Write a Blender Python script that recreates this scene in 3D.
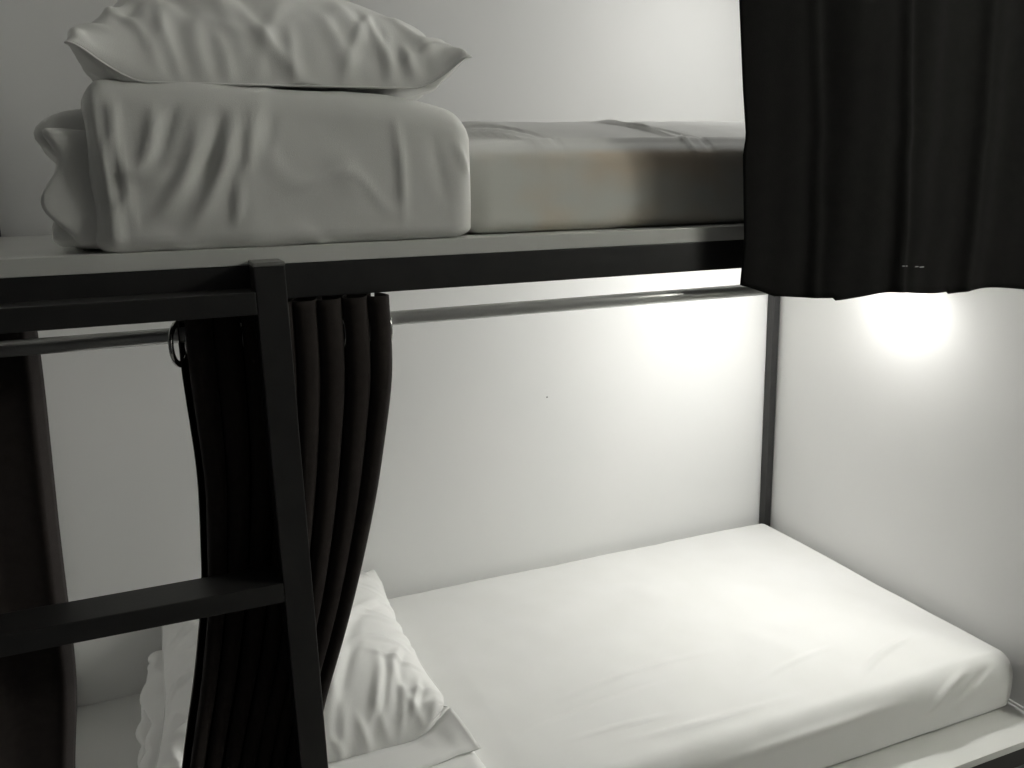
import bpy, bmesh, math, random
import numpy as np
from mathutils import Vector, Matrix

for o in list(bpy.data.objects):
    bpy.data.objects.remove(o)
scene = bpy.context.scene
C = scene.collection

# ------------------------------------------------------------------ camera
YAW, PITCH, ROLL, FPX = 0.374860, -0.220608, -0.027820, 825.437
CAM = (-1.600683, -1.005584, 1.114923)
def camera():
    f = Vector((math.sin(YAW)*math.cos(PITCH), math.cos(YAW)*math.cos(PITCH), math.sin(PITCH)))
    r = Vector((math.cos(YAW), -math.sin(YAW), 0)); u = r.cross(f)
    c, s = math.cos(ROLL), math.sin(ROLL)
    r2 = c*r + s*u; u2 = -s*r + c*u
    m = Matrix(((r2.x, u2.x, -f.x, CAM[0]), (r2.y, u2.y, -f.y, CAM[1]), (r2.z, u2.z, -f.z, CAM[2]), (0, 0, 0, 1)))
    cd = bpy.data.cameras.new('camera'); cd.sensor_width = 36; cd.lens = 36*FPX/1024
    cd.clip_start = 0.02
    co = bpy.data.objects.new('camera', cd); C.objects.link(co); co.matrix_world = m
    scene.camera = co
camera()

# ------------------------------------------------------------------ world and exposure
AMBIENT = 0.022
LAMP_LOW, LAMP_UP, LAMP_HALL = 705.0, 500.0, 44.0
w = bpy.data.worlds.new('world'); scene.world = w; w.use_nodes = True
bg = w.node_tree.nodes['Background']
bg.inputs[0].default_value = (1.0, 1.0, 0.97, 1); bg.inputs[1].default_value = AMBIENT
vs = scene.view_settings
vs.view_transform = 'Standard'; vs.look = 'None'; vs.gamma = 1; vs.exposure = 0; vs.use_curve_mapping = False

# ------------------------------------------------------------------ materials
def mat(name, col, rough=0.5, metal=0.0, col2=None, scale=20, bump=0.0, bscale=200, spec=0.5, stretch=(1, 1, 1), sheen=0.0):
    m = bpy.data.materials.new(name); m.use_nodes = True
    nt = m.node_tree; b = nt.nodes['Principled BSDF']
    b.inputs['Base Color'].default_value = (*col, 1); b.inputs['Roughness'].default_value = rough
    b.inputs['Metallic'].default_value = metal; b.inputs['Specular IOR Level'].default_value = spec
    if sheen: b.inputs['Sheen Weight'].default_value = sheen
    tc = nt.nodes.new('ShaderNodeTexCoord'); mp = nt.nodes.new('ShaderNodeMapping')
    mp.inputs['Scale'].default_value = stretch
    nt.links.new(tc.outputs['Object'], mp.inputs[0])
    if col2:
        n = nt.nodes.new('ShaderNodeTexNoise'); n.inputs['Scale'].default_value = scale; n.inputs['Detail'].default_value = 4
        nt.links.new(mp.outputs[0], n.inputs['Vector'])
        r = nt.nodes.new('ShaderNodeValToRGB')
        r.color_ramp.elements[0].position = 0.35; r.color_ramp.elements[1].position = 0.65
        r.color_ramp.elements[0].color = (*col, 1); r.color_ramp.elements[1].color = (*col2, 1)
        nt.links.new(n.outputs['Fac'], r.inputs[0]); nt.links.new(r.outputs[0], b.inputs['Base Color'])
    if bump:
        n = nt.nodes.new('ShaderNodeTexNoise'); n.inputs['Scale'].default_value = bscale; n.inputs['Detail'].default_value = 3
        nt.links.new(mp.outputs[0], n.inputs['Vector'])
        bp = nt.nodes.new('ShaderNodeBump'); bp.inputs['Strength'].default_value = bump; bp.inputs['Distance'].default_value = 0.002
        nt.links.new(n.outputs['Fac'], bp.inputs['Height']); nt.links.new(bp.outputs[0], b.inputs['Normal'])
    return m
M = {}
M['wall'] = mat('wall_paint', (0.84, 0.845, 0.83), 0.55, col2=(0.86, 0.86, 0.845), scale=3, bump=0.04, bscale=120, spec=0.3)
M['panel'] = mat('white_panel', (0.84, 0.838, 0.825), 0.45, col2=(0.86, 0.857, 0.845), scale=2.5, spec=0.35)
M['board'] = mat('white_board', (0.74, 0.745, 0.72), 0.4, col2=(0.77, 0.77, 0.75), scale=6, spec=0.4)
M['steel'] = mat('black_steel', (0.026, 0.026, 0.026), 0.40, col2=(0.032, 0.031, 0.031), scale=30, bump=0.05, bscale=400)
M['chrome'] = mat('brushed_chrome', (0.90, 0.91, 0.90), 0.20, metal=0.4, col2=(0.85, 0.86, 0.85), scale=60, stretch=(0.02, 1, 1))
M['ring'] = mat('polished_chrome', (0.70, 0.70, 0.69), 0.12, metal=1.0, col2=(0.66, 0.66, 0.66), scale=40)
M['cotton'] = mat('white_cotton', (0.84, 0.84, 0.82), 0.9, col2=(0.86, 0.86, 0.845), scale=8, bump=0.12, bscale=900, spec=0.15)
M['curtain'] = mat('dark_brown_curtain', (0.031, 0.0255, 0.0242), 0.85, col2=(0.037, 0.0305, 0.0285), scale=90, bump=0.2, bscale=700, spec=0.15, sheen=0.06)
M['blackout'] = mat('black_curtain', (0.0110, 0.0106, 0.0102), 0.9, col2=(0.0132, 0.0126, 0.012), scale=60, bump=0.2, bscale=700, spec=0.12, sheen=0.03)
M['floor'] = mat('grey_floor', (0.36, 0.35, 0.33), 0.5, col2=(0.40, 0.39, 0.37), scale=12, bump=0.05)
M['mark'] = mat('grey_plug', (0.22, 0.22, 0.21), 0.6, col2=(0.25, 0.25, 0.24))
M['hole_light'] = mat('white_hole_light', (0.8, 0.8, 0.78), 0.8, col2=(0.7, 0.7, 0.68))  # white standing in for light that peeks through the hem holes
M['plastic'] = mat('white_plastic', (0.75, 0.75, 0.74), 0.35, col2=(0.77, 0.77, 0.76))
def stained():
    m = mat('stained_mattress_cover', (0.80, 0.79, 0.76), 0.9, bump=0.12, bscale=900, spec=0.15)
    nt = m.node_tree; b = nt.nodes['Principled BSDF']
    tc = nt.nodes.new('ShaderNodeTexCoord'); mp = nt.nodes.new('ShaderNodeMapping')
    mp.inputs['Location'].default_value = (0.37, 0.0, 0.0); mp.inputs['Scale'].default_value = (3.6, 2, 5)
    nt.links.new(tc.outputs['Object'], mp.inputs[0])
    n = nt.nodes.new('ShaderNodeTexNoise'); n.inputs['Scale'].default_value = 1.5; n.inputs['Detail'].default_value = 2
    nt.links.new(mp.outputs[0], n.inputs['Vector'])
    r = nt.nodes.new('ShaderNodeValToRGB')
    e = r.color_ramp.elements; e[0].position = 0.42; e[0].color = (0.78, 0.78, 0.74, 1); e[1].position = 0.60; e[1].color = (0.80, 0.70, 0.585, 1)
    nt.links.new(n.outputs['Fac'], r.inputs[0])
    sx = nt.nodes.new('ShaderNodeSeparateXYZ'); nt.links.new(tc.outputs['Object'], sx.inputs[0])
    mr = nt.nodes.new('ShaderNodeMapRange'); mr.inputs[1].default_value = 0.104; mr.inputs[2].default_value = 0.114
    nt.links.new(sx.outputs['Z'], mr.inputs[0])
    mx = nt.nodes.new('ShaderNodeMix'); mx.data_type = 'RGBA'
    nt.links.new(mr.outputs[0], mx.inputs[0]); nt.links.new(r.outputs[0], mx.inputs[6]); mx.inputs[7].default_value = (0.80, 0.80, 0.78, 1)
    nt.links.new(mx.outputs[2], b.inputs['Base Color'])
    return m
M['stained'] = stained()
def emitter(name, strength, col=(1.0, 0.99, 0.96)):
    m = bpy.data.materials.new(name); m.use_nodes = True
    nt = m.node_tree; b = nt.nodes['Principled BSDF']
    b.inputs['Base Color'].default_value = (0.9, 0.9, 0.88, 1)
    b.inputs['Emission Color'].default_value = (*col, 1); b.inputs['Emission Strength'].default_value = strength
    return m
M['lamp_low'] = emitter('lit_diffuser_lower', LAMP_LOW)
M['lamp_up'] = emitter('lit_diffuser_upper', LAMP_UP)
M['lamp_hall'] = emitter('lit_diffuser_corridor', LAMP_HALL, (1.0, 1.0, 0.91))

# ------------------------------------------------------------------ helpers
def link(name, me, material, parent=None, smooth=False):
    o = bpy.data.objects.new(name, me); C.objects.link(o)
    if material: me.materials.append(M[material])
    if parent: o.parent = parent
    if smooth:
        for p in me.polygons: p.use_smooth = True
    return o
def tag(o, label, cat, group=None):
    o['label'] = label; o['category'] = cat
    if group: o['group'] = group
    return o
def structure(o, label=None):
    o['kind'] = 'structure'
    if label: o['label'] = label
    return o
def thing(name, label, cat, loc=(0, 0, 0), group=None):
    o = bpy.data.objects.new(name, None); C.objects.link(o); o.location = loc; o.empty_display_size = 0.05
    return tag(o, label, cat, group)
def box(name, lo, hi, material, parent=None, bevel=0.0):
    """a box in world coordinates; origin at its centre, parented with offset kept"""
    c = [(a+b)/2 for a, b in zip(lo, hi)]; d = [b-a for a, b in zip(lo, hi)]
    bm = bmesh.new(); bmesh.ops.create_cube(bm, size=1)
    for v in bm.verts: v.co = Vector((v.co.x*d[0], v.co.y*d[1], v.co.z*d[2]))
    if bevel:
        bmesh.ops.bevel(bm, geom=bm.edges[:], offset=bevel, segments=2, affect='EDGES', profile=0.6)
    me = bpy.data.meshes.new(name); bm.to_mesh(me); bm.free()
    o = link(name, me, material, parent)
    o.location = Vector(c) - (parent.location if parent else Vector((0, 0, 0)))
    return o
def pydata(name, verts, faces, material, parent=None, smooth=True):
    me = bpy.data.meshes.new(name)
    off = np.array(parent.location) if parent else np.zeros(3)
    me.from_pydata((np.asarray(verts)-off).tolist(), [], faces); me.update()
    return link(name, me, material, parent, smooth)
def tube(name, a, b, r, material, parent=None, seg=24):
    a, b = np.array(a, float), np.array(b, float); d = (b-a)/np.linalg.norm(b-a)
    u = np.cross(d, (0, 0, 1)) if abs(d[2]) < 0.9 else np.cross(d, (1, 0, 0)); u /= np.linalg.norm(u); v = np.cross(d, u)
    V = []; F = []
    for p in (a, b):
        for i in range(seg):
            t = 2*math.pi*i/seg; V.append(p + r*(math.cos(t)*u + math.sin(t)*v))
    for i in range(seg): F.append((i, (i+1) % seg, seg+(i+1) % seg, seg+i))
    F.append(tuple(range(seg))[::-1]); F.append(tuple(range(seg, 2*seg)))
    o = pydata(name, V, F, material, parent)
    for p in o.data.polygons[-2:]: p.use_smooth = False
    return o
def lathe(name, prof, loc, axis, material, parent=None, seg=28):
    """profile of (along axis, radius) turned about axis"""
    d = Vector(axis).normalized(); u = d.orthogonal().normalized(); v = d.cross(u)
    V = []; F = []
    for (h, r) in prof:
        for i in range(seg):
            t = 2*math.pi*i/seg; V.append(Vector(loc) + d*h + u*(r*math.cos(t)) + v*(r*math.sin(t)))
    for k in range(len(prof)-1):
        for i in range(seg):
            F.append((k*seg+i, k*seg+(i+1) % seg, (k+1)*seg+(i+1) % seg, (k+1)*seg+i))
    F.append(tuple(range(seg))[::-1]); n = (len(prof)-1)*seg; F.append(tuple(range(n, n+seg)))
    return pydata(name, V, F, material, parent)
def ring_mesh(R=0.0237, r=0.0040, seg=32, sub=8):
    V = []; F = []
    for i in range(seg):
        t = 2*math.pi*i/seg
        for j in range(sub):
            q = 2*math.pi*j/sub
            V.append((r*0.75*math.sin(q), (R+r*math.cos(q))*math.cos(t), (R+r*math.cos(q))*math.sin(t)))
    for i in range(seg):
        for j in range(sub):
            F.append((i*sub+j, i*sub+(j+1) % sub, ((i+1) % seg)*sub+(j+1) % sub, ((i+1) % seg)*sub+j))
    me = bpy.data.meshes.new('grommet'); me.from_pydata(V, [], F); me.update()
    for p in me.polygons: p.use_smooth = True
    me.materials.append(M['ring'])
    return me
def wave(P, comps):
    """smooth pseudo noise from sinusoids; comps = (amp, kx, ky, kz, phase)"""
    s = np.zeros(len(P))
    for a, kx, ky, kz, ph in comps:
        s += a*np.sin(P[:, 0]*kx + P[:, 1]*ky + P[:, 2]*kz + ph)
    return s
def soft(P, seed, amp, k, n=10):
    rg = np.random.RandomState(seed); cs = []
    for i in range(n):
        d = rg.normal(size=3); d /= np.linalg.norm(d); kk = k*(0.6+0.9*rg.rand())
        cs.append((amp/math.sqrt(n), *(d*kk), rg.rand()*6.28))
    return wave(P, cs)
def ridged(P, seed, amp, k):
    v = soft(P + 0.012*np.stack((soft(P, seed+7, 1, 25), soft(P, seed+8, 1, 25), soft(P, seed+9, 1, 25)), -1), seed, 1.0, k)
    mask = np.clip(soft(P, seed+5, 1.0, 14)*0.9+0.25, 0, 1)
    return amp*(np.exp(-(v/0.35)**2)-0.4)*mask
def crease(A, B, P2, width, amp, bend=0.0):
    """a ridge (amp>0) or furrow along A-B on 2D points, fading at its ends"""
    A, B = np.array(A, float), np.array(B, float); d = B-A; L = np.linalg.norm(d); d /= L; n = np.array((-d[1], d[0]))
    q = P2-A; t = (q@d)/L; s = q@n - bend*L*np.sin(np.clip(t, 0, 1)*math.pi)
    fade = np.clip(1.15-np.abs(t-0.5)*2, 0, 1); fade = fade*fade*(3-2*fade)
    return amp*np.exp(-(s/width)**2)*fade
def rounded(lo, hi, rxy, rt, rb, h):
    """grid on a box with rounded edges (rt: top edge radius, rb: bottom); returns verts, normals, faces"""
    lo, hi = np.array(lo, float), np.array(hi, float); N = np.maximum(2, np.round((hi-lo)/h).astype(int))
    idx = {}; V = []; F = []
    def vid(i, j, k):
        key = (i, j, k)
        if key not in idx: idx[key] = len(V); V.append(key)
        return idx[key]
    nx, ny, nz = N
    for i in range(nx):
        for j in range(ny):
            F.append((vid(i, j, nz), vid(i+1, j, nz), vid(i+1, j+1, nz), vid(i, j+1, nz)))
            F.append((vid(i, j, 0), vid(i, j+1, 0), vid(i+1, j+1, 0), vid(i+1, j, 0)))
    for i in range(nx):
        for k in range(nz):
            F.append((vid(i, 0, k), vid(i+1, 0, k), vid(i+1, 0, k+1), vid(i, 0, k+1)))
            F.append((vid(i, ny, k), vid(i, ny, k+1), vid(i+1, ny, k+1), vid(i+1, ny, k)))
    for j in range(ny):
        for k in range(nz):
            F.append((vid(0, j, k), vid(0, j, k+1), vid(0, j+1, k+1), vid(0, j+1, k)))
            F.append((vid(nx, j, k), vid(nx, j+1, k), vid(nx, j+1, k+1), vid(nx, j, k+1)))
    P = lo + (hi-lo)*np.array(V)/N
    ilo = lo + np.array((rxy, rxy, rb)); ihi = hi - np.array((rxy, rxy, rt))
    c = np.clip(P, ilo, ihi); d = P-c
    rz = np.where(d[:, 2] > 0, rt, rb)[:, None]; sc = np.hstack((np.full((len(P), 2), rxy), rz))
    e = d/sc; mx = np.max(np.abs(e), axis=1); ln = np.linalg.norm(e, axis=1)
    k = np.where(ln > 1e-9, mx/np.maximum(ln, 1e-9), 1.0)
    Q = c + d*k[:, None]
    nrm = e/sc; ln = np.linalg.norm(nrm, axis=1)
    nrm = nrm/np.maximum(ln, 1e-9)[:, None]
    return Q, nrm, F

# ------------------------------------------------------------------ the setting
D = 0.95            # back wall
ZU = 1.0680         # top of the upper board
FLOOR, TOP = -0.42, 2.30
structure(box('floor', (-3.2, -1.90, FLOOR-0.05), (2.6, D+0.1, FLOOR), 'floor'))
structure(box('ceiling', (-3.2, -1.90, TOP), (2.6, D+0.1, TOP+0.05), 'wall'))
structure(box('wall_back', (-3.2, D, FLOOR), (2.6, D+0.1, TOP), 'wall'))
structure(box('wall_right', (0.0, 0.0, FLOOR), (0.1, D, TOP), 'panel'))
structure(box('wall_left', (-2.08, 0.0, FLOOR), (-1.975, D, TOP), 'panel'))
structure(box('wall_front', (0.45, -1.90, FLOOR), (2.6, -1.80, TOP), 'wall'))
structure(box('trim_1', (-0.004, 0.005, 0.0), (0.0, D-0.05, 0.006), 'panel'))
plug = lathe('wall_plug', [(0, 0.0022), (0.001, 0.0020), (0.0014, 0.001)], (-0.732, D, 0.597), (0, -1, 0), 'mark', seg=10)
tag(plug, 'tiny grey plug in the white back wall above the lower mattress', 'wall plug')

# ------------------------------------------------------------------ bunk frame
bed = thing('bunk_bed', 'black steel bunk bed frame with two white boards in a white alcove', 'bunk bed', (-0.96, 0.47, FLOOR))
XL, XR = -1.97, -0.002
zu0 = 1.0481
box('upper_board', (XL, 0.0, zu0), (XR, D-0.001, ZU), 'board', bed, 0.0012)
box('upper_front_beam', (XL, 0.0015, zu0-0.0415), (XR, 0.0265, zu0), 'steel', bed, 0.0015)
box('upper_back_beam', (XL, D-0.028, zu0-0.0415), (XR, D-0.002, zu0), 'steel', bed, 0.0015)
for xx in (-1.45, -0.96, -0.48):
    box('cross_bar', (xx-0.0125, 0.0265, zu0-0.030), (xx+0.0125, D-0.028, zu0), 'steel', bed, 0.0015)
box('lower_board', (XL, 0.0, -0.016), (XR, D-0.001, 0.0), 'board', bed, 0.0012)
box('lower_front_beam', (XL, 0.0015, -0.0585), (XR, 0.0265, -0.016), 'steel', bed, 0.0015)
box('lower_back_beam', (XL, D-0.028, -0.0585), (XR, D-0.002, -0.016), 'steel', bed, 0.0015)
for (x0, x1) in ((XL, XL+0.04), (XR-0.022, XR)):
    for (y0, y1) in ((D-0.030, D-0.002),):
        box('post', (x0, y0, 0.0), (x1, y1, zu0-0.0415), 'steel', bed, 0.002)
        box('post', (x0, y0, ZU), (x1, y1, TOP), 'steel', bed, 0.002)
        box('foot_post', (x0, y0, FLOOR), (x1, y1, -0.0585), 'steel', bed, 0.002)
    box('foot_post', (x0, 0.002, FLOOR), (x1, 0.042, -0.0585), 'steel', bed, 0.002)

# ------------------------------------------------------------------ ladder
lad = thing('bunk_ladder', 'black steel ladder hooked on the front of the upper bunk', 'ladder', (-1.7, -0.03, FLOOR))
for x0 in (-1.5275, -1.93):
    rail = box('rail', (x0, -0.060, FLOOR), (x0+0.0335, -0.0005, 1.0500), 'steel', lad, 0.0015)
    cap = box('end_cap', (x0-0.0005, -0.0605, 1.0500), (x0+0.0340, 0.0, 1.0545), 'mark', None, 0.0015)
    cap.parent = rail; cap.location = cap.location - lad.location - rail.location
for k in range(4):
    zt = 1.0225 - 0.3455*k
    box('rung', (-1.8965, -0.060, zt-0.025), (-1.5275, -0.002, zt), 'steel', lad, 0.0015)

# ------------------------------------------------------------------ curtain rods
def rod(z, y, label, x0=-1.955, x1=-0.006):
    t = thing('curtain_rod', label, 'curtain rod', (-0.98, y, z), 'chrome curtain rods')
    tube('bar', (x0, y, z), (x1, y, z), 0.0092, 'chrome', t)
    for xx, s in ((x0, 1), (x1, -1)):
        lathe('end_socket', [(-0.004*s*0, 0.020), (0.004, 0.020), (0.006, 0.0145), (0.022, 0.0135)][::1],
              (xx-0.005*s, y, z), (s, 0, 0), 'chrome', t)
    return t
RODY, RODZ = 0.030, 0.9695
rod(RODZ, RODY, 'chrome curtain rod running under the front of the upper bunk')
rod(2.02, -0.02, 'chrome curtain rod above the upper bunk carrying the wide black curtain', x1=0.085)

# ------------------------------------------------------------------ curtains
def interp(z, tab):
    t = sorted(tab); g = np.linspace(-0.3, 1.3, 161); v = np.interp(g, [a for a, b in t], [b for a, b in t])
    k = np.hanning(15); k /= k.sum(); v = np.convolve(np.pad(v, 7, mode='edge'), k, 'valid')
    return np.interp(z, g, v)
def pleated(name, label, ztop, zbot, left, right, n, amp, y0, ringz, material, phase=0.0, extra=None, group=None, nz=90, per=22, lean=None, ringed=True, ringed_to=1.1, fat=0.35):
    t = thing(name, label, 'curtain', (float(interp(ztop, left)), y0, zbot), group)
    ns = int(n*per)+1
    s = np.linspace(0, 1, ns); zz = np.linspace(ztop, zbot, nz)
    V = np.zeros((nz, ns, 3))
    for i, z in enumerate(zz):
        xl, xr = float(interp(z, left)), float(interp(z, right)); f = (ztop-z)/(ztop-zbot)
        ph = 2*math.pi*n*s + phase + 0.45*np.sin(11*s+0.5)*np.sin(math.pi*s) + f*(0.9*np.sin(3.1*s+1.0)+0.5*np.sin(7.3*s))
        am = amp(f, s) if callable(amp) else amp
        pitch = (xr-xl)/n
        x = xl + (xr-xl)*s - fat*pitch*np.sin(2*ph)*(1-0.45*f)*np.clip(s*12+0.2, 0, 1)*np.clip((1-s)*12+0.2, 0, 1)
        y = y0 + am*np.sin(ph) + (lean(f, s) if lean else 0)
        if extra: dx, dy = extra(f, s); x = x+dx; y = y+dy
        V[i, :, 0] = x; V[i, :, 1] = y; V[i, :, 2] = z
    F = [(i*ns+j, i*ns+j+1, (i+1)*ns+j+1, (i+1)*ns+j) for i in range(nz-1) for j in range(ns-1)]
    o = pydata('fabric', V.reshape(-1, 3), F, material, t)
    md = o.modifiers.new('thickness', 'SOLIDIFY'); md.thickness = 0.0016; md.offset = 0
    if ringed:
        me = ring_mesh()
        i0 = int(np.argmin(np.abs(zz-ringz)))
        row = V[i0]; d = row[:, 1]-RODY if ringed == 'low' else row[:, 1]-y0
        for j in range(ns-1):
            if s[j] < ringed_to and (d[j]*d[j+1] < 0 or d[j] == 0):
                p = (row[j]+row[j+1])/2; tg = row[j+1]-row[j]
                g = bpy.data.objects.new('grommet', me); C.objects.link(g); g.parent = t
                g.location = Vector((p[0], p[1], ringz)) - t.location
                g.rotation_euler = (0, 0, math.atan2(tg[1], tg[0]) + math.pi/2)
                if s[j] < 0.05 and n > 5:      # the end ring hangs free of the folds and turns a little
                    g.rotation_euler = (0, 0, -0.36); g.location.x -= 0.001; g.location.y -= 0.006
    return t
LOWL = [(1.0, -1.612), (0.93, -1.614), (0.79, -1.609), (0.632, -1.618), (0.52, -1.638), (0.405, -1.667), (0.2, -1.71), (0.0, -1.735)]
LOWR = [(1.0, -1.362), (0.955, -1.361), (0.90, -1.362), (0.837, -1.375), (0.75, -1.393), (0.648, -1.420), (0.56, -1.446), (0.468, -1.479), (0.352, -1.508), (0.2, -1.545), (0.0, -1.575)]
pleated('curtain', 'dark brown pleated curtain gathered behind the ladder', 1.0030, -0.03, LOWL, LOWR, 8.3137,
        lambda f, s: 0.041*(1-0.40*f)*(1+0.15*np.sin(9*s+4*f)*f), 0.033, 0.9590, 'curtain', phase=-0.4, group='bunk curtains',
        extra=lambda f, s: (0.004*np.sin(11*f+6*s)*f, 0.012*np.sin(5*f+3*s)*f))
pleated('curtain', 'dark brown curtain bunched at the far left end of the chrome rod', 1.0030, -0.03,
        [(1.0, -1.93), (0.0, -1.95)],
        [(1.0, -1.763), (0.93, -1.764), (0.73, -1.773), (0.55, -1.778), (0.5, -1.783), (0.42, -1.797), (0.0, -1.835)], 0.714,
        lambda f, s: 0.030*(1-0.2*f), 0.036, 0.9590, 'curtain', phase=-1.66, ringed_to=0.7, per=80, fat=0.0, group='bunk curtains',
        extra=lambda f, s: (0.0*s, 0.034*np.clip((s-0.925)/0.075, 0, 1)**1.3))
def upfold(f, s):
    dy = 0.010*np.sin(2*math.pi*(2.1*s+0.1)) + 0.006*np.sin(2*math.pi*5.3*s+1.0+f) + 0.004*f*np.sin(2*math.pi*9*s+3*f)
    dx = 0.004*np.sin(13*f+2*s)*np.exp(-8*s)
    return dx, dy
def upper_curtain():
    t = thing('curtain', 'wide black curtain hanging down over the right half of the upper bunk', 'curtain', (-0.88, -0.05, 0.96), 'bunk curtains')
    ns, nz = 200, 110; V = np.zeros((nz, ns, 3)); s = np.linspace(0, 1, ns)
    left = [(2.06, -0.915), (1.36, -0.886), (1.25, -0.876), (1.19, -0.869), (1.165, -0.873), (1.05, -0.867), (0.985, -0.872), (0.96, -0.870)]
    zbot = 0.9665 - 0.033*s + 0.020*np.clip(1-s/0.06, 0, 1) \
        + 0.0035*np.sin(2*math.pi*4.2*s+0.5) + 0.004*(np.mod(s*3.9+0.35, 1.0)-0.5)
    for i in range(nz):
        f = i/(nz-1); z = 2.06 + (zbot-2.06)*f
        xl = np.interp(z, [a for a, b in sorted(left)], [b for a, b in sorted(left)])
        top = np.clip(1-f/0.12, 0, 1)
        y = -0.048 + 0.007*np.sin(2*math.pi*(2.3*s+0.15)) + 0.003*np.sin(2*math.pi*7.1*s+1.0+1.5*f) + 0.0015*f*np.sin(2*math.pi*13*s+4*f)
        y = y + top*(0.028*np.sin(2*math.pi*11*s) + 0.028)
        # sharp creases of the hanging cloth
        for s0, a in ((0.134, 0.006), (0.297, 0.008), (0.46, 0.004), (0.62, 0.006)):
            sl = s0 - 0.025*(1-f)*np.sign(0.4-s0)
            y -= a*f**0.5*np.exp(-((s-sl)/0.010)**2)
        x = xl + (0.070-xl)*s
        V[i, :, 0] = x; V[i, :, 1] = y; V[i, :, 2] = z
    F = [(i*ns+j, i*ns+j+1, (i+1)*ns+j+1, (i+1)*ns+j) for i in range(nz-1) for j in range(ns-1)]
    o = pydata('fabric', V.reshape(-1, 3), F, 'blackout', t)
    md = o.modifiers.new('thickness', 'SOLIDIFY'); md.thickness = 0.0016; md.offset = 0
    me = ring_mesh()
    for k in range(8):
        g = bpy.data.objects.new('grommet', me); C.objects.link(g); g.parent = t
        g.location = Vector((-0.85+0.11*k, -0.02, 2.0095)) - t.location; g.rotation_euler = (0, 0, 0.5*(-1)**k)
    # white dashes near the lower edge, painting light through the hem's stitch holes
    for sx, ln in ((0.295, 0.004), (0.309, 0.0025), (0.331, 0.006), (0.348, 0.009)):
        j = int(sx*ns); q = V[nz-5, j]
        box('stitch_hole_light', (q[0]-ln/2, q[1]-0.0022, q[2]-0.0006), (q[0]+ln/2, q[1]-0.0006, q[2]+0.0006), 'hole_light', t)
upper_curtain()

# ------------------------------------------------------------------ mattresses
def mattress(name, label, lo, hi, material, dome, front, creases, seed, rt=0.05, pw=0.6, group='white single mattresses'):
    P, N, F = rounded(lo, hi, 0.035, rt, 0.018, 0.0062)
    lo, hi = np.array(lo), np.array(hi); u = (P-lo)/(hi-lo)
    top = np.clip((P[:, 2]-lo[2])/(hi[2]-lo[2]), 0, 1)
    P[:, 2] += dome*top**2*np.clip(np.sin(np.clip(u[:, 1], 0, 1)*math.pi), 0, 1)**pw*np.clip(np.sin(np.clip(u[:, 0], 0, 1)*math.pi)*3.0, 0, 1)**0.7
    P[:, 1] -= front*np.sin(np.clip(u[:, 2], 0, 1)*math.pi)*np.clip(1-u[:, 1]*3, 0, 1)
    w = soft(P, seed, 0.0012, 14) + soft(P, seed+1, 0.0005, 60)
    for (axis, A, B, wd, am, bend) in creases:
        if axis == 'top': w = w + crease(A, B, P[:, :2], wd*0.62, am*1.25, bend)*np.clip(N[:, 2]*2+0.6, 0, 1)
        else: w = w + crease(A, B, P[:, [0, 2]], wd*0.75, am*1.3, bend)*np.clip(-N[:, 1]*2+0.6, 0, 1)
    low = np.clip((P[:, 2]-lo[2])/0.03, 0, 1)
    P = P + N*(w*low)[:, None]
    P[:, 2] = np.maximum(P[:, 2], lo[2]+0.0005)
    t = thing(name, label, 'mattress', ((lo[0]+hi[0])/2, (lo[1]+hi[1])/2, lo[2]), group)
    pydata('fitted_sheet', P, F, material, t)
    return t
mattress('mattress', 'beige-stained white mattress on the upper board, beside the folded duvet', (-1.236, 0.060, ZU), (-0.02, 0.935, ZU+0.116), 'stained', 0.070, 0.003,
         [('top', (-1.19, 0.42), (-1.12, 0.06), 0.008, 0.006, 0.0), ('top', (-1.14, 0.40), (-1.09, 0.05), 0.006, -0.006, 0.02),
          ('top', (-0.90, 0.40), (-0.88, 0.05), 0.008, 0.007, 0.0), ('top', (-0.87, 0.36), (-0.85, 0.05), 0.006, -0.006, 0.0),
          ('top', (-1.25, 0.10), (-0.6, 0.09), 0.014, 0.004, 0.0)], 4, rt=0.018, pw=1.0)
mattress('mattress', 'clean white mattress with fitted sheet on the lower board', (-1.262, 0.088, 0.0), (-0.012, 0.938, 0.130), 'cotton', 0.010, 0.006,
         [('top', (-1.0, 0.33), (-0.62, 0.36), 0.010, 0.0035, 0.03), ('top', (-1.1, 0.27), (-0.75, 0.31), 0.008, -0.003, 0.02),
          ('top', (-0.62, 0.22), (-0.35, 0.27), 0.010, 0.003, 0.03), ('top', (-0.95, 0.17), (-0.55, 0.16), 0.012, 0.004, -0.02),
          ('top', (-1.05, 0.21), (-0.80, 0.20), 0.007, 0.003, 0.02), ('top', (-0.40, 0.15), (-0.16, 0.23), 0.009, 0.005, 0.05),
          ('front', (-0.30, 0.055), (-0.14, 0.125), 0.008, 0.006, 0.08), ('front', (-0.22, 0.06), (-0.08, 0.12), 0.008, -0.004, 0.05),
          ('front', (-0.8, 0.10), (-0.35, 0.105), 0.010, 0.004, 0.0)], 11)

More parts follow.
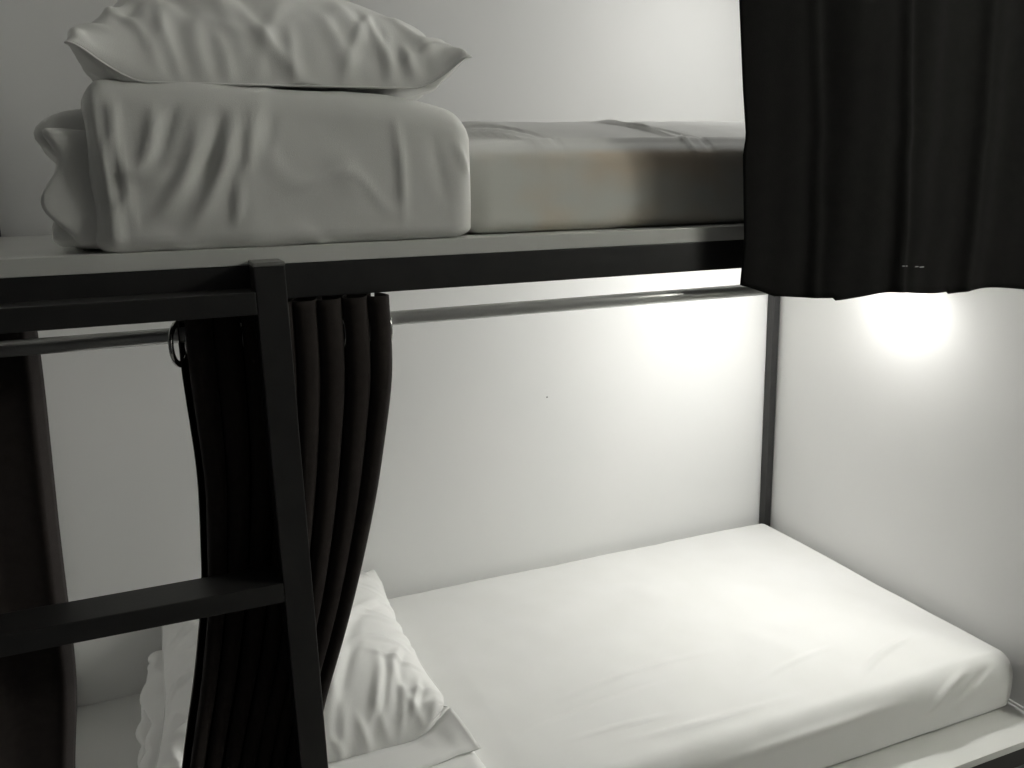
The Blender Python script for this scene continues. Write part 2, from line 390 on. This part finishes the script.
# ------------------------------------------------------------------ folded duvets
def duvet(label, x0, x1, y0, y1, z0, h, seed, creases, top=None, group='folded white duvets'):
    t = thing('folded_duvet', label, 'duvet', ((x0+x1)/2, (y0+y1)/2, z0), group)
    # outer fold: the big smooth roll
    P, N, F = rounded((x0+0.014, y0, z0), (x1, y1, z0+h), 0.030, 0.040, 0.016, 0.0048)
    w = soft(P, seed, 0.004, 14) + soft(P, seed+1, 0.0012, 45) + ridged(P*np.array((1, 0.5, 0.6)), seed+3, 0.0035, 60)
    for (A, B, wd, am, bend) in creases:
        w = w + crease(A, B, P[:, [0, 2]], wd, 0.85*am, bend)*np.clip(-N[:, 1]*2+0.5, 0, 1)
    # belly of the front and a slightly slumped right end
    u = (P[:, 2]-z0)/h
    P = P + N*w[:, None]
    P[:, 1] -= 0.006*np.sin(np.clip(u, 0, 1)*math.pi)*(P[:, 1] < y0+0.1)
    P[:, 2] -= (0.026*np.clip((P[:, 0]-(x1-0.16))/0.16, 0, 1)**2 + 0.016*np.clip((P[:, 0]-x0)/(x1-x0), 0, 1))*np.clip(u, 0, 1)
    P[:, 2] = np.maximum(P[:, 2], z0+0.0005)
    pydata('outer_fold', P, F, 'cotton', t)
    if top:     # a last layer folded over the top
        P, N, F = rounded((x0+0.01, y0-top[1], z0+h-0.03), (x1+top[0], y1-0.01, z0+h+top[2]), 0.022, 0.030, 0.022, 0.0055)
        w = soft(P, seed+60, 0.004, 16) + ridged(P*np.array((1, 0.5, 0.6)), seed+63, 0.006, 60)
        P = P + N*w[:, None]
        P += N*(0.007*(np.abs(np.sin(P[:, 1]*34+2.2*np.sin(P[:, 0]*30)+0.8*np.sin(P[:, 1]*17)))-0.6)*np.clip((x0+0.16-P[:, 0])/0.1, 0, 1))[:, None]
        P[:, 0] += 0.034*np.clip((0.42-P[:, 1])/0.3, 0, 1)*np.clip((P[:, 0]-x1+0.2)/0.2, 0, 1)
        P[:, 2] -= 0.016*np.clip((P[:, 0]-x0)/(x1-x0), 0, 1)
        pydata('top_fold', P, F, 'cotton', t)
    # inner layers showing at the left end, wavy and set back
    for k, (dx, za, zb, yo, sd) in enumerate(((0.0, 0.006, 0.135, 0.010, 5), (0.012, 0.085, 0.150, 0.03, 8), (0.004, 0.002, 0.055, 0.02, 6))):
        P, N, F = rounded((x0-0.024+dx, y0+yo, z0+za), (x0+0.10, y1-0.02, z0+zb), 0.013, 0.02, 0.02, 0.0065)
        w = soft(P, seed+10*k+sd, 0.006, 28) + soft(P, seed+20+k, 0.002, 80)
        P = P + N*w[:, None]
        P[:, 0] -= 0.006*np.abs(np.sin(P[:, 1]*38+k+1.5*np.sin(P[:, 2]*40)))
        P[:, 0] += 0.014*np.sin((P[:, 2]-z0)*70+k*1.3+0.6)*np.clip((x0+0.03-P[:, 0])/0.03, 0, 1)
        P[:, 2] = np.maximum(P[:, 2], z0+0.0005)
        pydata('inner_fold', P, F, 'cotton', t)
    return t
duvet('folded white duvet on the upper board under the upper pillow', -1.70, -1.243, 0.010, 0.80, ZU, 0.190, 3, [
    ((-1.672, 1.245), (-1.662, 1.075), 0.004, 0.0035, 0.01), ((-1.664, 1.245), (-1.654, 1.075), 0.003, -0.003, 0.01), ((-1.650, 1.245), (-1.640, 1.075), 0.004, 0.0035, -0.01),
    ((-1.650, 1.235), (-1.665, 1.16), 0.006, 0.006, 0.05), ((-1.610, 1.232), (-1.640, 1.15), 0.007, 0.008, 0.10),
    ((-1.585, 1.235), (-1.615, 1.16), 0.005, -0.006, 0.0), ((-1.560, 1.225), (-1.625, 1.10), 0.008, 0.008, 0.08),
    ((-1.540, 1.230), (-1.580, 1.13), 0.006, -0.007, 0.05), ((-1.525, 1.230), (-1.590, 1.085), 0.008, 0.009, 0.06),
    ((-1.505, 1.230), (-1.520, 1.15), 0.006, 0.007, 0.0), ((-1.530, 1.155), (-1.540, 1.09), 0.006, 0.006, 0.05),
    ((-1.485, 1.225), (-1.50, 1.17), 0.006, -0.004, 0.0), ((-1.640, 1.14), (-1.665, 1.075), 0.008, 0.007, -0.1),
    ((-1.345, 1.235), (-1.340, 1.08), 0.005, 0.005, 0.02), ((-1.27, 1.215), (-1.252, 1.16), 0.006, 0.006, 0.0),
    ((-1.42, 1.19), (-1.39, 1.12), 0.02, 0.003, 0.0), ((-1.30, 1.22), (-1.285, 1.12), 0.008, -0.003, 0.0)])
duvet('folded white duvet on the lower board under the lower pillow', -1.735, -1.232, 0.120, 0.88, 0.0, 0.135, 23, [
    ((-1.60, 0.12), (-1.64, 0.03), 0.008, 0.006, 0.05), ((-1.45, 0.12), (-1.48, 0.03), 0.008, 0.006, 0.05),
    ((-1.32, 0.12), (-1.30, 0.03), 0.006, 0.006, 0.05), ((-1.27, 0.11), (-1.24, 0.03), 0.006, -0.005, 0.05)], top=(0.008, -0.02, 0.046))

# ------------------------------------------------------------------ pillows: two sewn sheets blown up by a small cloth solver
def pillow_mesh(W, H, nx, ny, seed, target, slack=(0.06, 0.02)):
    rg = np.random.RandomState(seed); dt = 0.012; a_ = slice(None); S = slice
    def field(nx, ny, k, sd):
        X, Y = np.meshgrid(np.linspace(-1, 1, nx), np.linspace(-1, 1, ny)); r2 = np.random.RandomState(sd); f = np.zeros_like(X)
        for _ in range(12):
            a = r2.rand()*6.28; kk = k*(0.5+r2.rand()); f += np.sin(kk*(math.cos(a)*X*W/0.5+math.sin(a)*Y*H/0.5)+r2.rand()*6.28)
        e = np.clip((1-np.maximum(np.abs(X), np.abs(Y)))*10, 0, 1)
        return np.clip(0.7+0.25*f, 0, 1.6)*e
    def normals(P):
        n = np.cross(np.gradient(P, axis=1), np.gradient(P, axis=0))
        return n/np.maximum(np.linalg.norm(n, axis=2, keepdims=True), 1e-9)
    def con(P, s1, s2, L, k):
        d = P[s2]-P[s1]; l = np.sqrt(np.einsum('...i,...i', d, d))
        c = (0.5*k*(l-L)/np.maximum(l, 1e-9))[..., None]*d
        P[s1] += c; P[s2] -= c
    def run(T, B, nx, ny, steps, iters):
        hx, hy = W/(nx-1), H/(ny-1)
        def sets_for(sd):
            gx = 1+slack[0]*field(nx, ny, 7, sd); gy = 1+slack[1]*field(nx, ny, 7, sd+50); gd = (gx+gy)/2; out = []
            def add(s1, s2, L, g, k): out.append((s1, s2, L*0.5*(g[s1]+g[s2]), k))
            for o in (0, 1):
                n = (nx-o)//2; add((a_, S(o, o+2*n, 2)), (a_, S(o+1, o+2*n, 2)), hx, gx, 1.0)
                n = (ny-o)//2; add((S(o, o+2*n, 2), a_), (S(o+1, o+2*n, 2), a_), hy, gy, 1.0)
            for o in (0, 1):
                n = (ny-o)//2
                add((S(o, o+2*n, 2), S(0, nx-1)), (S(o+1, o+2*n, 2), S(1, nx)), math.hypot(hx, hy), gd, 0.3)
                add((S(o, o+2*n, 2), S(1, nx)), (S(o+1, o+2*n, 2), S(0, nx-1)), math.hypot(hx, hy), gd, 0.3)
            for o in (0, 1):
                n = (nx-o)//4; add((a_, S(o, o+4*n, 4)), (a_, S(o+2, o+4*n, 4)), 2*hx, gx, 0.10)
                n = (ny-o)//4; add((S(o, o+4*n, 4), a_), (S(o+2, o+4*n, 4), a_), 2*hy, gy, 0.10)
            return out
        sT, sB = sets_for(seed+1), sets_for(seed+2)
        vT = np.zeros_like(T); vB = np.zeros_like(B); G = np.array((0, 0, -2.0)); V0 = target*W*H
        for st in range(steps):
            V = np.mean(T[..., 2]-B[..., 2])*W*H
            pr = 40.0*max(-0.2, min(1.0, (V0-V)/V0*3.0))
            vT = vT*0.92 + dt*(pr*normals(T)+G); vB = vB*0.92 + dt*(-pr*normals(B)+G)
            oT, oB = T.copy(), B.copy(); T = T+vT*dt; B = B+vB*dt
            for it in range(iters):
                for c in sT: con(T, *c)
                for c in sB: con(B, *c)
                for e in ((0, a_), (-1, a_), (a_, 0), (a_, -1)):
                    m = 0.5*(T[e]+B[e]); T[e] = m; B[e] = m
                pen = np.maximum(0.003-(T[1:-1, 1:-1, 2]-B[1:-1, 1:-1, 2]), 0)/2
                T[1:-1, 1:-1, 2] += pen; B[1:-1, 1:-1, 2] -= pen
                np.maximum(T[..., 2], 0, out=T[..., 2]); np.maximum(B[..., 2], 0, out=B[..., 2])
            vT = (T-oT)/dt; vB = np.where((B[..., 2] < 0.001)[..., None], 0.3, 1.0)*(B-oB)/dt
            for v in (vT, vB):
                v *= np.minimum(1, 1.2/np.maximum(np.linalg.norm(v, axis=-1, keepdims=True), 1e-9))
        return T, B
    def up2(P):
        q = np.zeros((2*P.shape[0]-1, P.shape[1], 3)); q[::2] = P; q[1::2] = (P[1:]+P[:-1])/2
        r = np.zeros((q.shape[0], 2*q.shape[1]-1, 3)); r[:, ::2] = q; r[:, 1::2] = (q[:, 1:]+q[:, :-1])/2
        return r
    X, Y = np.meshgrid(np.linspace(-W/2, W/2, nx), np.linspace(-H/2, H/2, ny))
    bump = np.cos(X/W*math.pi)*np.cos(Y/H*math.pi); nz = 0.004*rg.normal(size=X.shape)*bump
    T = np.stack((X, Y, 0.06+0.02*bump+nz), -1); B = np.stack((X, Y, 0.06-0.02*bump+nz[::-1]), -1)
    T, B = run(T, B, nx, ny, 150, 8)
    T, B = up2(T), up2(B)
    T, B = run(T, B, 2*nx-1, 2*ny-1, 45, 9)
    return T, B
def pillow(label, W, H, seed, target, loc, rotz, tilt=(0, 0), group='white pillows', lift=0.04, sag=0.04, flange=0.0, folds=(), slack=(0.06, 0.02), nx=46, ny=66):
    T, B = pillow_mesh(W, H, nx, ny, seed, target, slack); ny, nx = T.shape[:2]
    T = T-np.array((T[..., 0].mean(), T[..., 1].mean(), 0)); B = B-np.array((B[..., 0].mean(), B[..., 1].mean(), 0))
    for P in (T, B):
        P[..., 2] += lift*np.clip(np.abs(P[..., 0])/(W/2)*np.abs(P[..., 1])/(H/2), 0, 1)**2.5
    for P in (T, B):     # the front seam sags onto the duvet
        uu = P[..., 0]/(W/2); vv = np.clip((-P[..., 1]/(H/2)-0.55)/0.45, 0, 1)
        P[..., 2] = np.maximum(P[..., 2] - sag*np.clip(1-uu**4, 0, 1)*vv**1.5, 0.002)
    # creases of the loose case: folds running in from the seams, and the ones listed
    rg = np.random.RandomState(seed+99)
    for P, sgn in ((T, 1), (B, -1)):
        n = np.cross(np.gradient(P, axis=1), np.gradient(P, axis=0))*sgn; n /= np.maximum(np.linalg.norm(n, axis=2, keepdims=True), 1e-9)
        q = np.stack(np.meshgrid(np.linspace(-W/2, W/2, nx), np.linspace(-H/2, H/2, ny)), -1).reshape(-1, 2)
        w = np.zeros(len(q))
        for side, cnt in (('f', 15), ('b', 10), ('l', 14), ('r', 14)):
            for k in range(cnt):
                t_ = (k+rg.rand())/cnt*0.9-0.45; ln = 0.05+0.13*rg.rand(); an = 0.9*(rg.rand()-0.5)
                if side in 'fb':
                    sg = -1 if side == 'f' else 1; a = (t_*W, sg*(H/2-0.005)); b = (t_*W+ln*math.sin(an), sg*(H/2-ln*math.cos(an)))
                else:
                    sg = -1 if side == 'l' else 1; a = (sg*(W/2-0.005), t_*H); b = (sg*(W/2-ln*math.cos(an)), t_*H+ln*math.sin(an))
                wd = 0.005+0.005*rg.rand(); am = 0.0035+0.0035*rg.rand(); bd = 0.25*(rg.rand()-0.5)
                w += crease(a, b, q, wd, am, bd)
        if sgn > 0:
            for (a, b, wd, am, bd) in folds: w += crease(a, b, q, wd, am, bd) - crease((a[0]+1.7*wd, a[1]), (b[0]+1.7*wd, b[1]), q, wd*0.9, am*0.6, bd)
        Q3 = P.reshape(-1, 3)
        w += ridged(Q3, seed+31, 0.0035, 55) + soft(Q3, seed+32, 0.003, 22)
        edge = np.minimum(W/2-np.abs(q[:, 0]), H/2-np.abs(q[:, 1])); w *= np.clip(edge/0.012, 0, 1)
        if sgn < 0: w *= np.clip((Q3[:, 2]-0.004)/0.02, 0, 1)
        P += n*w.reshape(ny, nx, 1)
    V = []; F = []; it = np.zeros((ny, nx), int); ib = np.zeros((ny, nx), int)
    for j in range(ny):
        for i in range(nx):
            it[j, i] = len(V); V.append(T[j, i])
            if j in (0, ny-1) or i in (0, nx-1): ib[j, i] = it[j, i]
            else: ib[j, i] = len(V); V.append(B[j, i])
    for j in range(ny-1):
        for i in range(nx-1):
            F.append((it[j, i], it[j, i+1], it[j+1, i+1], it[j+1, i]))
            F.append((ib[j, i], ib[j+1, i], ib[j+1, i+1], ib[j, i+1]))
    t = thing('pillow', label, 'pillow', loc, group)
    me = bpy.data.meshes.new('pillowcase'); me.from_pydata([tuple(v) for v in V], [], [tuple(int(a) for a in f) for f in F]); me.update()
    o = link('pillowcase', me, 'cotton', t, True)
    md = o.modifiers.new('smooth', 'SUBSURF'); md.levels = 1; md.render_levels = 1
    if flange:      # open hem of the case hanging past the front seam
        fv = []; rows = 7
        for r in range(rows):
            f = r/(rows-1)
            for i in range(nx):
                p = T[0, i]; u = (i/(nx-1)-0.5)*2
                fv.append((p[0]+0.022*f*u + 0.003*f*math.sin(i*0.5), p[1]-flange*f*(1+0.12*math.sin(i*0.21+1)),
                           max(p[2]-0.020*f*f-0.008*f+0.0045*f*math.sin(i*0.33+0.6)+0.002*f*math.sin(i*0.9), 0.004)))
        ff = [(r*nx+i, (r+1)*nx+i, (r+1)*nx+i+1, r*nx+i+1) for r in range(rows-1) for i in range(nx-1)]
        mf = bpy.data.meshes.new('flange'); mf.from_pydata(fv, [], ff); mf.update()
        fo = link('flange', mf, 'cotton', t, True)
        md = fo.modifiers.new('thickness', 'SOLIDIFY'); md.thickness = 0.003; md.offset = 0
    # welted seam around the sewn edge
    ring = [T[0, i] for i in range(nx)] + [T[j, -1] for j in range(1, ny)] + [T[-1, i] for i in range(nx-2, -1, -1)] + [T[j, 0] for j in range(ny-2, 0, -1)]
    ring = np.array(ring); n = len(ring); 
    for _ in range(4): ring = (np.roll(ring, -1, 0)+2*ring+np.roll(ring, 1, 0))/4
    nxt = np.roll(ring, -1, 0); prv = np.roll(ring, 1, 0)
    tg = nxt-prv; tg /= np.maximum(np.linalg.norm(tg, axis=1, keepdims=True), 1e-9)
    up = np.array((0, 0, 1.0)); sd = np.cross(tg, up); sd /= np.maximum(np.linalg.norm(sd, axis=1, keepdims=True), 1e-9); u2 = np.cross(sd, tg)
    SV = []; SF = []
    for k in range(5):
        q = 2*math.pi*k/5; SV.append(ring + 0.0013*(math.cos(q)*sd + math.sin(q)*u2))
    SV = np.concatenate(SV)
    for k in range(5):
        for i in range(n): SF.append((k*n+i, k*n+(i+1) % n, ((k+1) % 5)*n+(i+1) % n, ((k+1) % 5)*n+i))
    ms = bpy.data.meshes.new('seam'); ms.from_pydata(SV.tolist(), [], SF); ms.update()
    link('seam', ms, 'cotton', t, True)
    t.rotation_euler = (tilt[0], tilt[1], rotz)
    return t
pillow('plump white pillow lying on the folded duvet of the upper bunk', 0.435, 0.74, 7, 0.100, (-1.463, 0.40, ZU+0.180), 0.0, slack=(0.04, 0.02), folds=[
    ((-0.035, -0.34), (-0.055, -0.02), 0.012, 0.009, 0.03), ((-0.085, -0.30), (-0.105, -0.10), 0.011, 0.008, 0.10),
    ((-0.125, -0.31), (-0.165, -0.14), 0.010, 0.007, -0.12), ((0.0, -0.25), (0.06, -0.02), 0.012, 0.006, 0.08),
    ((-0.17, -0.30), (-0.09, -0.20), 0.010, 0.006, 0.12), ((0.10, -0.33), (0.06, -0.20), 0.012, 0.004, 0.05)])
pillow('creased white pillow on the folded duvet of the lower bunk, partly behind the curtain', 0.50, 0.64, 12, 0.080, (-1.475, 0.605, 0.1660), 0.0, sag=0.022, flange=0.085, slack=(0.04, 0.02), folds=[
    ((0.02, -0.29), (0.10, -0.10), 0.009, 0.008, 0.06), ((0.08, -0.29), (0.13, -0.13), 0.008, 0.007, -0.08),
    ((0.12, -0.28), (0.19, -0.11), 0.009, 0.008, 0.05), ((0.16, -0.29), (0.20, -0.2), 0.007, 0.007, 0.0),
    ((0.05, -0.22), (0.16, 0.05), 0.010, 0.006, 0.08), ((0.10, -0.05), (0.20, 0.10), 0.010, 0.005, 0.0),
    ((-0.22, 0.30), (-0.10, 0.10), 0.009, 0.007, 0.1), ((-0.23, 0.2), (-0.14, 0.0), 0.009, 0.007, 0.1)])

# ------------------------------------------------------------------ wall lamps
def lamp(z, y, material, label, aim):
    t = thing('wall_lamp', label, 'lamp', (0.0, y, z), 'wall reading lamps')
    a = Vector(aim).normalized(); h = Vector((-0.040, y, z))
    lathe('base', [(0.0, 0.026), (0.005, 0.026), (0.008, 0.022)], (0.0, y, z+0.035), (-1, 0, 0), 'plastic', t)
    tube('arm', (-0.006, y, z+0.035), tuple(h - a*0.016), 0.005, 'plastic', t, 12)
    lathe('head', [(-0.022, 0.012), (-0.020, 0.022), (-0.012, 0.030), (0.0, 0.0335), (0.002, 0.0335), (0.002, 0.0305), (-0.002, 0.0305)], tuple(h), tuple(a), 'plastic', t)
    lathe('diffuser', [(-0.001, 0.0300), (0.0025, 0.0300), (0.005, 0.024), (0.0062, 0.010)], tuple(h), tuple(a), material, t)
lamp(0.948, 0.44, 'lamp_low', 'small lit reading lamp on the right wall under the upper bunk', (-0.88, 0.12, -0.46))
lamp(1.74, 0.43, 'lamp_up', 'small lit reading lamp on the right wall behind the wide black curtain', (-0.80, -0.05, -0.52))
HL = (0.85, -1.45, 2.05)
t = thing('pendant_lamp', 'round lit globe lamp hanging from the corridor ceiling', 'lamp', HL)
lathe('canopy', [(0.0, 0.05), (0.012, 0.05), (0.025, 0.02)], (HL[0], HL[1], TOP), (0, 0, -1), 'plastic', t)
tube('stem', (HL[0], HL[1], TOP-0.02), (HL[0], HL[1], HL[2]+0.14), 0.006, 'plastic', t, 12)
lathe('globe', [(-0.15*math.cos(a*math.pi/16), max(0.004, 0.15*math.sin(a*math.pi/16))) for a in range(17)], HL, (0, 0, 1), 'lamp_hall', t)
